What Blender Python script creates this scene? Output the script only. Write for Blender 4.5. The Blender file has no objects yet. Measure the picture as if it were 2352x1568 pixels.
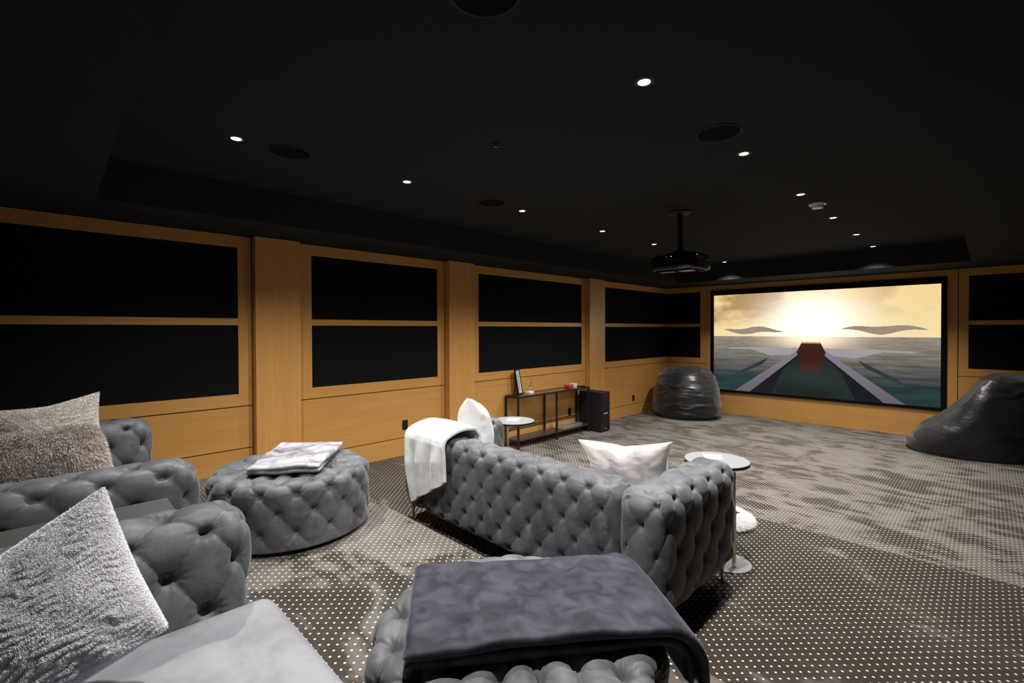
import bpy, math, random
import numpy as np
from mathutils import Matrix, Vector
random.seed(7); rng = np.random.default_rng(7)
S = bpy.context.scene; COL = S.collection
# ------------------------------------------------------------------ camera
CAM = (4.9699, 0.0, 1.7044)
yw, pt, rl = 0.7929956, -0.0112352, -0.0032201
F = np.array([-math.sin(yw)*math.cos(pt), math.cos(yw)*math.cos(pt), math.sin(pt)])
R0 = np.array([math.cos(yw), math.sin(yw), 0.0]); U0 = np.cross(R0, F)
RR = R0*math.cos(rl)+U0*math.sin(rl); UU = -R0*math.sin(rl)+U0*math.cos(rl)
cd = bpy.data.cameras.new('camera'); co = bpy.data.objects.new('camera', cd); COL.objects.link(co)
cd.sensor_width = 36; cd.lens = 36*1075.0875/2352; cd.shift_y = -14.4347/2352
cd.clip_start = 0.02; cd.clip_end = 60
co.matrix_world = Matrix(((RR[0], UU[0], -F[0], CAM[0]), (RR[1], UU[1], -F[1], CAM[1]), (RR[2], UU[2], -F[2], CAM[2]), (0, 0, 0, 1)))
S.camera = co
# ------------------------------------------------------------------ world, exposure
w = bpy.data.worlds.new('world'); S.world = w; w.use_nodes = True
w.node_tree.nodes['Background'].inputs[0].default_value = (0.02, 0.02, 0.025, 1)
w.node_tree.nodes['Background'].inputs[1].default_value = 0.0
S.view_settings.view_transform = 'Standard'; S.view_settings.look = 'None'
S.view_settings.gamma = 1; S.view_settings.use_curve_mapping = False
S.view_settings.exposure = 0.0
LAMP_W = 235.0          # watts of each ceiling downlight
SCREEN_E = 1.0
# the room, metres: left wall x=0, right wall x=5.52, screen wall y=9.74, back wall y=-1.0
RW, FY, BY, WT, CZ = 5.52, 9.741, -1.0, 2.60, 2.895
ST = 0.183; Y1, Y2 = 4.05, 1.80
# ------------------------------------------------------------------ helpers
def vnoise(P, seed=0):
    P = np.asarray(P, float); i = np.floor(P).astype(np.int64); f = P-i; f = f*f*(3-2*f)
    def h(a, b, c):
        n = (a*73856093) ^ (b*19349663) ^ (c*83492791) ^ (seed*2654435 + 12345)
        n = (n ^ (n >> 13))*1274126177; n = n & 0x7fffffff
        return (n % 10007)/10007.0
    r = 0
    for dx in (0, 1):
        for dy in (0, 1):
            for dz in (0, 1):
                wgt = (f[..., 0] if dx else 1-f[..., 0])*(f[..., 1] if dy else 1-f[..., 1])*(f[..., 2] if dz else 1-f[..., 2])
                r = r + wgt*h(i[..., 0]+dx, i[..., 1]+dy, i[..., 2]+dz)
    return r*2-1
def fbm(P, o=4, seed=0):
    r = 0; a = 1.0; P = np.asarray(P, float)
    for k in range(o): r = r+a*vnoise(P*2**k, seed+k); a *= .5
    return r
def tag(o, label, cat, group=None, kind=None):
    if label: o['label'] = label
    if cat: o['category'] = cat
    if group: o['group'] = group
    if kind: o['kind'] = kind
    return o
def empty(name, loc, label, cat, group=None, rz=0):
    o = bpy.data.objects.new(name, None); o.location = loc; o.rotation_euler = (0, 0, rz)
    o.empty_display_size = .1; COL.objects.link(o); return tag(o, label, cat, group)
def gloc(o):
    l = Vector((0, 0, 0))
    while o is not None: l = l+Vector(o.location); o = o.parent
    return l
def meshobj(name, V, Fc, mat, parent=None, smooth=False, origin=None):
    """V in world coordinates; the object gets its own origin"""
    V = np.asarray(V, float).reshape(-1, 3)
    if origin is None:
        origin = np.array([(V[:, 0].min()+V[:, 0].max())/2, (V[:, 1].min()+V[:, 1].max())/2, V[:, 2].min()])
    me = bpy.data.meshes.new(name)
    if isinstance(Fc, np.ndarray):
        k = Fc.shape[1]; n = len(Fc)
        me.vertices.add(len(V)); me.vertices.foreach_set('co', (V-origin).ravel())
        me.loops.add(n*k); me.loops.foreach_set('vertex_index', Fc.ravel().astype(np.int32))
        me.polygons.add(n); me.polygons.foreach_set('loop_start', np.arange(0, n*k, k, dtype=np.int32))
        me.update(calc_edges=True)
    else:
        me.from_pydata([tuple(x) for x in (V-origin)], [], Fc); me.update()
    me.validate()
    if smooth: me.polygons.foreach_set('use_smooth', [True]*len(me.polygons))
    me.materials.append(mat)
    o = bpy.data.objects.new(name, me); COL.objects.link(o)
    o.location = Vector(origin)-(gloc(parent) if parent else Vector((0, 0, 0)))
    if parent: o.parent = parent
    return o
class MB:
    def __init__(s): s.v = []; s.f = []
    def add(s, V, Fc):
        n = len(s.v); s.v += [tuple(map(float, x)) for x in V]; s.f += [tuple(int(i)+n for i in q) for q in Fc]; return s
    def box(s, x0, x1, y0, y1, z0, z1, b=0.0):
        if b <= 0:
            V = [(x, y, z) for x in (x0, x1) for y in (y0, y1) for z in (z0, z1)]
            return s.add(V, [(0, 1, 3, 2), (4, 6, 7, 5), (0, 4, 5, 1), (2, 3, 7, 6), (0, 2, 6, 4), (1, 5, 7, 3)])
        # chamfered box
        V = []; idx = {}
        X = (x0, x1); Y = (y0, y1); Z = (z0, z1); sg = (1, -1)
        for i in (0, 1):
            for j in (0, 1):
                for k in (0, 1):
                    for ax in range(3):
                        p = [X[i]+sg[i]*b, Y[j]+sg[j]*b, Z[k]+sg[k]*b]; p[ax] = (X[i], Y[j], Z[k])[ax]
                        idx[(i, j, k, ax)] = len(V); V.append(p)
        Fc = []
        for i in (0, 1): Fc.append([idx[(i, j, k, 0)] for j, k in ((0, 0), (1, 0), (1, 1), (0, 1))])
        for i in (0, 1): Fc.append([idx[(j, i, k, 1)] for j, k in ((0, 0), (0, 1), (1, 1), (1, 0))])
        for i in (0, 1): Fc.append([idx[(j, k, i, 2)] for j, k in ((0, 0), (1, 0), (1, 1), (0, 1))])
        for i in (0, 1):
            for j in (0, 1):
                Fc.append([idx[(i, j, 0, 0)], idx[(i, j, 1, 0)], idx[(i, j, 1, 1)], idx[(i, j, 0, 1)]])
                Fc.append([idx[(i, 0, j, 0)], idx[(i, 1, j, 0)], idx[(i, 1, j, 2)], idx[(i, 0, j, 2)]])
                Fc.append([idx[(0, i, j, 1)], idx[(1, i, j, 1)], idx[(1, i, j, 2)], idx[(0, i, j, 2)]])
                for k in (0, 1): Fc.append([idx[(i, j, k, 0)], idx[(i, j, k, 1)], idx[(i, j, k, 2)]])
        return s.add(V, Fc)
    def lathe(s, c, prof, n=32, capb=True, capt=True, ax=2):
        V = []
        for r, z in prof:
            for i in range(n):
                a = 2*math.pi*i/n; q = [r*math.cos(a), r*math.sin(a), z]
                if ax == 0: q = [q[2], q[0], q[1]]
                if ax == 1: q = [q[0], q[2], q[1]]
                V.append((c[0]+q[0], c[1]+q[1], c[2]+q[2]))
        Fc = []; m = len(prof)
        for j in range(m-1):
            for i in range(n): Fc.append((j*n+i, j*n+(i+1) % n, (j+1)*n+(i+1) % n, (j+1)*n+i))
        if capb: Fc.append(tuple(range(n))[::-1])
        if capt: Fc.append(tuple(range((m-1)*n, m*n)))
        return s.add(V, Fc)
    def tube(s, pts, r, n=8):
        pts = [Vector(p) for p in pts]; V = []; Fc = []
        rs = r if isinstance(r, (list, tuple)) else [r]*len(pts)
        for i, p in enumerate(pts):
            d = (pts[min(i+1, len(pts)-1)]-pts[max(i-1, 0)]).normalized()
            a = d.cross(Vector((0, 0, 1))) if abs(d.z) < .95 else d.cross(Vector((1, 0, 0))); a.normalize(); b = d.cross(a)
            for k in range(n):
                t = 2*math.pi*k/n; V.append(p+(a*math.cos(t)+b*math.sin(t))*rs[i])
        for i in range(len(pts)-1):
            for k in range(n): Fc.append((i*n+k, i*n+(k+1) % n, (i+1)*n+(k+1) % n, (i+1)*n+k))
        Fc.append(tuple(range(n))[::-1]); Fc.append(tuple(range((len(pts)-1)*n, len(pts)*n)))
        return s.add(V, Fc)
    def build(s, name, mat, parent=None, smooth=False, origin=None):
        o = meshobj(name, s.v, s.f, mat, parent, smooth, origin)
        return o
def autosmooth(o, ang=40):
    me = o.data
    me.polygons.foreach_set('use_smooth', [True]*len(me.polygons))
    try: me.set_sharp_from_angle(angle=math.radians(ang))
    except Exception: pass
    return o
def struct(o): o['kind'] = 'structure'; return o
# ------------------------------------------------------------------ materials
def mat(name, col, rough=.5, metal=0, **kw):
    m = bpy.data.materials.new(name); m.use_nodes = True; b = m.node_tree.nodes['Principled BSDF']
    b.inputs['Base Color'].default_value = (*col, 1); b.inputs['Roughness'].default_value = rough; b.inputs['Metallic'].default_value = metal
    for k, v in kw.items(): b.inputs[k].default_value = v
    return m
def N(m, t, **kw):
    n = m.node_tree.nodes.new(t)
    for k, v in kw.items():
        if k.startswith('i_'): n.inputs[k[2:].replace('_', ' ')].default_value = v
        else: setattr(n, k, v)
    return n
def L(m, a, b): m.node_tree.links.new(a, b)
def bsdf(m): return m.node_tree.nodes['Principled BSDF']
def coords(m, sc=(1, 1, 1), kind='Object', rot=(0, 0, 0)):
    t = N(m, 'ShaderNodeTexCoord'); mp = N(m, 'ShaderNodeMapping'); L(m, t.outputs[kind], mp.inputs[0])
    mp.inputs['Scale'].default_value = sc; mp.inputs['Rotation'].default_value = rot; return mp.outputs[0]
def ramp(m, src, stops):
    r = N(m, 'ShaderNodeValToRGB'); e = r.color_ramp.elements
    e[0].position, e[0].color = stops[0][0], (*stops[0][1], 1); e[1].position, e[1].color = stops[-1][0], (*stops[-1][1], 1)
    for p, c in stops[1:-1]:
        q = e.new(p); q.color = (*c, 1)
    L(m, src, r.inputs[0]); return r.outputs[0]
def bump(m, h, strength=.3, dist=.01):
    b = N(m, 'ShaderNodeBump'); b.inputs['Strength'].default_value = strength; b.inputs['Distance'].default_value = dist
    L(m, h, b.inputs['Height']); L(m, b.outputs[0], bsdf(m).inputs['Normal']); return b
def noise(m, vec, scale, detail=4, rough=.55, dist=0):
    n = N(m, 'ShaderNodeTexNoise'); n.inputs['Scale'].default_value = scale; n.inputs['Detail'].default_value = detail
    n.inputs['Roughness'].default_value = rough; n.inputs['Distortion'].default_value = dist; L(m, vec, n.inputs['Vector']); return n.outputs['Fac']
def wood(name, axis):
    m = mat(name, (.5, .25, .08), .34); sc = {'v': (9, 9, .55), 'hy': (9, .55, 9), 'hx': (.55, 9, 9)}[axis]
    v = coords(m, sc); n1 = noise(m, v, 2.2, 6, .6, .6); n2 = noise(m, coords(m, tuple(c*4 for c in sc)), 5, 4, .6)
    mx = N(m, 'ShaderNodeMix'); mx.inputs[0].default_value = .35; L(m, n1, mx.inputs[2]); L(m, n2, mx.inputs[3])
    c = ramp(m, mx.outputs[0], [(.25, (.56, .265, .060)), (.5, (.64, .32, .088)), (.75, (.71, .38, .12))])
    L(m, c, bsdf(m).inputs['Base Color']); bsdf(m).inputs['Coat Weight'].default_value = .25; bsdf(m).inputs['Coat Roughness'].default_value = .28
    bump(m, n2, .04, .002); return m
M_WV, M_WHY, M_WHX = wood('oak_vertical', 'v'), wood('oak_along_wall', 'hy'), wood('oak_across_wall', 'hx')
M_GAP = mat('shadow_gap_black', (.006, .004, .003), .9)
def speckle_cloth(name, base, speck, scale=260, thr=.70):
    m = mat(name, base, .95); v = coords(m); n = noise(m, v, scale, 2, .5)
    c = ramp(m, n, [(0, base), (thr-.08, base), (thr, speck)]); L(m, c, bsdf(m).inputs['Base Color']); bump(m, n, .5, .003)
    bsdf(m).inputs['Specular IOR Level'].default_value = .1; return m
M_CLOTH = speckle_cloth('acoustic_cloth', (.007, .007, .0078), (.06, .055, .055))
M_CEIL = speckle_cloth('ceiling_black_fabric', (.027, .028, .028), (.045, .044, .043), 300, .74)
M_BLACKV = speckle_cloth('black_velvet', (.006, .006, .006), (.03, .03, .028), 400, .7)
M_BLACK = mat('black_metal', (.015, .013, .012), .42)
M_GLOSS = mat('gloss_black_plastic', (.006, .006, .007), .12)
M_MATTE = mat('matte_black_plastic', (.01, .01, .011), .55)
M_WHITE = mat('white_paper', (.86, .85, .83), .7)
M_WPLAS = mat('white_plastic', (.7, .7, .69), .35)
M_CHROME = mat('brushed_steel', (.62, .58, .52), .22, 1.0)
M_GOLD = mat('gold_metal', (.86, .62, .34), .25, 1.0)
M_RED = mat('red_card', (.5, .045, .035), .5)
M_GLASS = mat('clear_glass', (.95, .97, .96), .03); bsdf(M_GLASS).inputs['Transmission Weight'].default_value = 1; bsdf(M_GLASS).inputs['IOR'].default_value = 1.12
M_ACRYL = mat('clear_acrylic', (.97, .98, .98), .05); bsdf(M_ACRYL).inputs['Transmission Weight'].default_value = .92; bsdf(M_ACRYL).inputs['IOR'].default_value = 1.35
def emit(name, col, s):
    m = bpy.data.materials.new(name); m.use_nodes = True; nt = m.node_tree; nt.nodes.clear()
    o = nt.nodes.new('ShaderNodeOutputMaterial'); e = nt.nodes.new('ShaderNodeEmission'); e.inputs[0].default_value = (*col, 1); e.inputs[1].default_value = s
    nt.links.new(e.outputs[0], o.inputs[0]); return m
M_LAMP = emit('lamp_lens', (1, .98, .95), 6.0); M_BLUE = emit('blue_led', (.25, .35, 1), 6.0); M_LEDW = emit('pale_led', (.55, .6, 1), 1.6)
def velvet(name, c0, c1, sheen=.8, rough=.5, sc=7, srough=.35, stint=(.9, .92, 1.0), fine=.15, rp=(.35, .62)):
    m = mat(name, c0, rough); v = coords(m); n = noise(m, v, sc, 5, .6, .8)
    c = ramp(m, n, [(rp[0], c0), (rp[1], c1)]); L(m, c, bsdf(m).inputs['Base Color'])
    b = bsdf(m); b.inputs['Sheen Weight'].default_value = sheen; b.inputs['Sheen Roughness'].default_value = srough
    b.inputs['Sheen Tint'].default_value = (*stint, 1); b.inputs['Specular IOR Level'].default_value = .25
    n2 = noise(m, v, 900, 2, .5); bump(m, n2, fine, .002); return m
M_VEL = velvet('grey_velvet', (.073, .0765, .083), (.145, .150, .160), .26)
M_VELS = velvet('grey_velvet_seat', (.20, .207, .225), (.29, .297, .32), .22, sc=5)
M_BTN = velvet('velvet_button', (.12, .122, .13), (.16, .162, .17), .5, sc=20)
M_PLUSHD = velvet('dark_plush', (.011, .0105, .019), (.075, .070, .098), .35, .42, 13, .3, (.85, .85, 1), .5, (.36, .80))
M_PLUSHG = velvet('grey_plush', (.12, .11, .135), (.48, .46, .50), .5, .5, 8, .3, (.95, .93, 1), .5)
M_PLUSHW = velvet('white_plush', (.62, .62, .61), (.78, .78, .77), .4, .6, 8, .3, (1, 1, 1), .4)
M_PILW = velvet('white_velvet', (.60, .58, .57), (.72, .70, .69), .4, .55, 6, .3, (1, 1, 1), .2)
M_PILC = velvet('cream_velvet', (.62, .56, .53), (.78, .72, .69), .5, .5, 9, .3, (1, .97, .95), .2)
def furm(name, a, b):
    m = mat(name, a, .75); v = coords(m); n = noise(m, v, 9, 4, .6); n2 = noise(m, v, 160, 2, .6)
    mx = N(m, 'ShaderNodeMix'); mx.inputs[0].default_value = .5; L(m, n, mx.inputs[2]); L(m, n2, mx.inputs[3])
    c = ramp(m, mx.outputs[0], [(.35, a), (.6, b)]); L(m, c, bsdf(m).inputs['Base Color'])
    bsdf(m).inputs['Sheen Weight'].default_value = .2; bsdf(m).inputs['Specular IOR Level'].default_value = .08; return m
M_FURG = furm('silver_fur', (.84, .83, .87), (.98, .97, 1.0)); M_FURB = furm('beige_fur', (.62, .57, .53), (.88, .83, .79)); M_FURW = furm('white_fur', (.86, .85, .84), (.92, .91, .90))
M_FURB_SHADED = furm('beige_fur_shaded', (.42, .36, .32), (.70, .63, .58))  # same beige fur as the pale cushion, darkened for the shadow on it
def carpet():
    m = mat('dotted_carpet', (.03, .026, .022), .95); b = bsdf(m); nt = m.node_tree
    g = N(m, 'ShaderNodeTexCoord'); sp = N(m, 'ShaderNodeSeparateXYZ'); L(m, g.outputs['Object'], sp.inputs[0])
    def math_(op, a, bb=None, c=None):
        n = N(m, 'ShaderNodeMath', operation=op)
        for k, q in enumerate((a, bb, c)):
            if q is None: continue
            if isinstance(q, (int, float)): n.inputs[k].default_value = q
            else: L(m, q, n.inputs[k])
        return n.outputs[0]
    X = math_('SUBTRACT', sp.outputs[0], 3.986-.0005); Y = math_('SUBTRACT', sp.outputs[1], 3.064)
    A, B = .0515, .0545
    def cell(ox, oy):
        fx = math_('SUBTRACT', math_('FRACT', math_('ADD', math_('DIVIDE', X, A), ox+.5)), .5)
        fy = math_('SUBTRACT', math_('FRACT', math_('ADD', math_('DIVIDE', Y, B), oy+.5)), .5)
        dx = math_('ABSOLUTE', math_('MULTIPLY', fx, A)); dy = math_('ABSOLUTE', math_('MULTIPLY', fy, B))
        return math_('ADD', math_('POWER', math_('DIVIDE', dx, .0057), 1.6), math_('POWER', math_('DIVIDE', dy, .0057), 1.6))
    d = math_('MINIMUM', cell(0, 0), cell(.5, .5)); dot = N(m, 'ShaderNodeMapRange'); L(m, d, dot.inputs[0])
    dot.inputs[1].default_value = .75; dot.inputs[2].default_value = 1.25; dot.inputs[3].default_value = 1; dot.inputs[4].default_value = 0
    v = coords(m); n1 = noise(m, v, 1.7, 5, .62, 1.2); n2 = noise(m, coords(m, (1.2, 5, 1), rot=(0, 0, .9)), 1.5, 3, .6, .5); n3 = noise(m, v, 420, 2, .6)
    mx = N(m, 'ShaderNodeMix'); mx.inputs[0].default_value = .45; L(m, n1, mx.inputs[2]); L(m, n2, mx.inputs[3])
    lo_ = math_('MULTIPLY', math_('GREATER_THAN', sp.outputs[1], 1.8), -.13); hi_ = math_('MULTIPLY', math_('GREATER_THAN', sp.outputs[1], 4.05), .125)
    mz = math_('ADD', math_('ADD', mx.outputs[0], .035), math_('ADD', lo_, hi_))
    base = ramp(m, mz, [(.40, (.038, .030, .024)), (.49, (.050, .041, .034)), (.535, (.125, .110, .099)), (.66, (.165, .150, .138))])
    mr = N(m, 'ShaderNodeMapRange'); L(m, n3, mr.inputs[0]); mr.inputs[1].default_value = .25; mr.inputs[2].default_value = .75; mr.inputs[3].default_value = .7; mr.inputs[4].default_value = 1.3
    mul = N(m, 'ShaderNodeVectorMath', operation='SCALE'); L(m, base, mul.inputs[0]); L(m, mr.outputs[0], mul.inputs['Scale'])
    fin = N(m, 'ShaderNodeMix', data_type='RGBA'); L(m, dot.outputs[0], fin.inputs[0]); L(m, mul.outputs[0], fin.inputs[6]); fin.inputs[7].default_value = (.64, .58, .46, 1)
    L(m, fin.outputs[2], b.inputs['Base Color']); b.inputs['Specular IOR Level'].default_value = .05; b.inputs['Sheen Weight'].default_value = .1
    bump(m, n3, .5, .004); return m
M_CARPET = carpet()
M_EDGE = mat('carpet_nosing', (.16, .14, .11), .9)
def bagm():
    m = mat('black_bag_fabric', (.009, .009, .010), .30); v = coords(m, (3, 3, 16)); n = noise(m, v, 2.2, 5, .6, 1.0); n2 = noise(m, coords(m, (8, 8, 30)), 2, 4, .6, .6)
    mx = N(m, 'ShaderNodeMix'); mx.inputs[0].default_value = .4; L(m, n, mx.inputs[2]); L(m, n2, mx.inputs[3]); bump(m, mx.outputs[0], .35, .02)
    b = bsdf(m); b.inputs['Sheen Weight'].default_value = .3; return m
M_BAG = bagm()
# ------------------------------------------------------------------ room: floor with two seating platforms
def floor_mesh():
    prof = [(FY, 0), (Y1, 0), (Y1, ST-.012), (Y1+.006, ST-.003), (Y1-.006, ST), (Y2, ST), (Y2, 2*ST-.012), (Y2+.006, 2*ST-.003), (Y2-.006, 2*ST), (BY, 2*ST), (BY, -.1), (FY, -.1)]
    V = []; n = len(prof)
    for x in (0, RW):
        for y, z in prof: V.append((x, y, z))
    Fc = [(i, (i+1) % n, n+(i+1) % n, n+i) for i in range(n)]+[tuple(range(n))[::-1], tuple(range(n, 2*n))]
    return V, Fc
V, Fc = floor_mesh(); struct(meshobj('floor', V, Fc, M_CARPET, origin=(0, 0, 0)))
for k, (y, z) in enumerate(((Y1, ST), (Y2, 2*ST))):
    t = MB().tube([(0.001, y+.003, z-.0035), (RW-.001, y+.003, z-.0035)], .0055, 8).build('trim_%d' % (k+1), M_EDGE, smooth=True); struct(t)
# ------------------------------------------------------------------ walls
def root_struct(name, V, Fc, m): return struct(meshobj(name, V, Fc, m))
def bayboards(par, P, u0, u1, f, cu0, cu1, hm, vm, lower=True, cloth=True):
    """P(u0,u1,d0,d1,z0,z1) -> box args; u along wall, d depth out of wall (0 = panel face)"""
    T, CB, CT, G, MR0, MR1 = WT, 1.105, 2.49, .991, 1.757, 1.822
    fr = MB()
    fr.box(*P(u0, u1, -.03, 0, CT, T)); fr.box(*P(u0, u1, -.03, 0, G, CB)); fr.box(*P(cu0, cu1, -.03, -.002, MR0, MR1))
    h = fr.build('panel_rails', hm, par)
    sm = MB()
    if cu0-u0 > .01: sm.box(*P(u0, cu0, -.03, -.0005, CB, CT))
    if u1-cu1 > .01: sm.box(*P(cu1, u1, -.03, -.0005, CB, CT))
    if sm.v: sm.build('panel_stiles', vm, par)
    for z0, z1 in ((CB, MR0), (MR1, CT)):
        MB().box(*P(cu0, cu1, -.03, -.014, z0, z1)).build('fabric_panel', M_CLOTH, par)
    MB().box(*P(u0, u1, -.03, 0, f+.222, G-.009)).build('lower_panel', hm, par)
    MB().box(*P(u0, u1, -.03, 0, f+.001, f+.213)).build('base_panel', hm, par)
def side_wall(name, X, sg):
    o = MB().box(min(X-sg*.03, X-sg*.16), max(X-sg*.03, X-sg*.16), BY, FY+.16, -.1, CZ+.1).build(name, M_GAP); struct(o)
    if sg < 0:
        MB().box(X-.002, X+.03, BY, FY-.04, 0, WT).build('fabric_panel', M_CLOTH, o); return o  # unseen right wall: black cloth added to cut light bouncing back
    def P(u0, u1, d0, d1, z0, z1):
        a, b = X+sg*d0, X+sg*d1; return (min(a, b), max(a, b), u0, u1, z0, z1)
    bayboards(o, P, BY, 1.375, 2*ST, BY+.11, 1.262, M_WHY, M_WV)
    bayboards(o, P, 1.81, 3.652, ST, 1.95, 3.55, M_WHY, M_WV)
    bayboards(o, P, 4.09, 6.70, 0, 4.243, 6.61, M_WHY, M_WV)
    bayboards(o, P, 7.155, FY, 0, 7.32, FY-.001, M_WHY, M_WV)
    for y0, y1, f in ((1.385, 1.798, 2*ST), (3.662, 4.046, ST), (6.71, 7.146, 0)):
        b = MB().box(*P(y0, y1, -.03, .10, f+.0005, WT+.0)); 
        if f == ST: b.box(*P(4.046, 4.083, -.03, .10, 0.0005, WT))
        b.build('pilaster', M_WV, o)
    return o
side_wall('wall_left', 0.0, 1); side_wall('wall_right', RW, -1)
o = MB().box(-.16, RW+.16, FY+.03, FY+.16, -.1, CZ+.1).build('wall_front', M_GAP); struct(o); WF = o
def PF(u0, u1, d0, d1, z0, z1): return (u0, u1, FY-d1, FY-d0, z0, z1)
bayboards(WF, PF, 0, .857, 0, .001, .731, M_WHX, M_WV)
bayboards(WF, PF, 4.666, RW, 0, 4.775, RW-.001, M_WHX, M_WV)
MB().box(*PF(.866, 4.657, -.03, 0, 2.493, WT)).box(*PF(.866, 4.657, -.03, 0, .0005, .439)).build('panel_rails', M_WHX, WF)
MB().box(*PF(.866, .958, -.03, -.0005, .439, 2.493)).box(*PF(4.535, 4.657, -.03, -.0005, .439, 2.493)).build('panel_stiles', M_WV, WF)
o = MB().box(-.16, RW+.16, BY-.13, BY, -.1, CZ+.1).build('wall_back', M_CLOTH); struct(o)
# ceiling with raised tray and dropped border
ceil = MB().box(-.16, RW+.16, BY-.13, FY+.16, CZ, CZ+.1).build('ceiling', M_CEIL); struct(ceil)
SX0, SX1, SY0, SY1, SZ = .72, 4.81, .225, 8.77, 2.607
MB().box(-.03, SX0, BY, FY+.03, SZ, CZ).box(SX1, RW+.03, BY, FY+.03, SZ, CZ).box(SX0, SX1, BY, SY0, SZ, CZ).box(SX0, SX1, SY1, FY+.03, SZ, CZ).build('dropped_border', M_CEIL, ceil)
# ------------------------------------------------------------------ downlights
LY = [0.83, 2.045, 3.36, 4.735, 5.98, 7.25, 8.48]
LYL = [0.83, 2.045, 3.37, 4.76, 6.01, 8.50]
def downlight(x, y, label, cone=134):
    t = empty('recessed_downlight', (x, y, CZ), label, 'ceiling light', 'recessed ceiling downlights')
    MB().lathe((x, y, CZ), [(.030, .0), (.030, -.003), (.045, -.004), (.050, -.0005)], 32, False, False).build('trim_ring', M_MATTE, t, True)
    MB().lathe((x, y, CZ), [(.0295, -.0012), (.0295, -.0035)], 32).build('lens', M_LAMP, t)
    ld = bpy.data.lights.new('downlight_lamp', 'SPOT'); ld.energy = LAMP_W; ld.spot_size = math.radians(cone); ld.spot_blend = 1.0; ld.shadow_soft_size = .035
    ld.color = (1, .975, .94)
    lo = bpy.data.objects.new('downlight_lamp', ld); COL.objects.link(lo); lo.parent = t; lo.location = (0, 0, -.012)
ordL = ['nearest', 'second', 'third', 'fourth', 'fifth']
lab = ['small lit downlight in the black ceiling left of the first round speaker', 'small lit downlight in the left row, between two round ceiling speakers',
       'small lit downlight just right of the second round ceiling speaker', 'small lit downlight of the left row, left of the projector mount',
       'small lit downlight directly above the left end of the projector', 'faint lit downlight in the far left corner of the black ceiling right of the projector']
for y, l in zip(LYL, lab): downlight(1.700, y, l, 134 if y < 8 else 112)
lab = [None, 'largest lit downlight, high in the middle of the black ceiling', 'bright lit downlight beside the large round ceiling speaker',
       'small lit downlight just left of the white smoke detector', 'small lit downlight just right of and below the white smoke detector',
       'small lit downlight second from the screen end of the right row', 'small lit downlight nearest the screen in the right row']
for y, l in zip(LY, lab): downlight(3.805, y, l or 'lit downlight in the black ceiling over the near ottoman, above the frame', 134 if y < 8 else 112)
def ceiling_speaker(x, y, label):
    t = empty('ceiling_speaker', (x, y, CZ), label, 'speaker', 'round ceiling speakers')
    MB().lathe((x, y, CZ), [(.130, 0), (.130, -.005), (.124, -.007), (.122, -.004)], 48, False, False).build('bezel', M_MATTE, t, True)
    MB().lathe((x, y, CZ), [(.122, -.001), (.122, -.0045)], 48).build('grille', M_BLACKV, t)
ceiling_speaker(1.70, 1.15, 'round black in-ceiling speaker beside the leftmost downlight')
ceiling_speaker(1.712, 2.945, 'round black in-ceiling speaker, the smallest one, left of centre')
ceiling_speaker(3.82, 2.895, 'large round black in-ceiling speaker right of centre')
ceiling_speaker(3.72, 1.10, 'round in-ceiling speaker cut off by the top edge of the photo')
t = empty('ceiling_sensor', (2.752, 2.043, CZ), 'small black domed sensor in the middle of the ceiling', 'sensor')
MB().lathe((2.752, 2.043, CZ), [(.036, 0), (.036, -.008), (.028, -.012)], 32, False, True).build('base_ring', M_MATTE, t, True)
MB().lathe((2.752, 2.043, CZ), [(.026, -.011), (.022, -.02), (.010, -.026)], 24).build('dome', M_GLOSS, t, True)
t = empty('smoke_detector', (3.83, 5.21, CZ), 'white round smoke detector on the black ceiling', 'smoke detector')
autosmooth(MB().lathe((3.83, 5.21, CZ), [(.074, 0), (.074, -.008), (.070, -.013), (.056, -.015)], 40, False, True).build('base_ring', M_WPLAS, t))
autosmooth(MB().lathe((3.83, 5.21, CZ), [(.053, -.012), (.051, -.034), (.044, -.044), (.020, -.047)], 40).build('cover', M_WPLAS, t))
t = tag(MB().lathe((2.78, 7.13, CZ), [(.022, 0), (.020, -.006), (.008, -.008), (.006, -.02)], 20).build('ceiling_sprinkler', M_MATTE, smooth=True), 'tiny black sprinkler head on the far ceiling above the screen', 'sprinkler')
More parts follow.
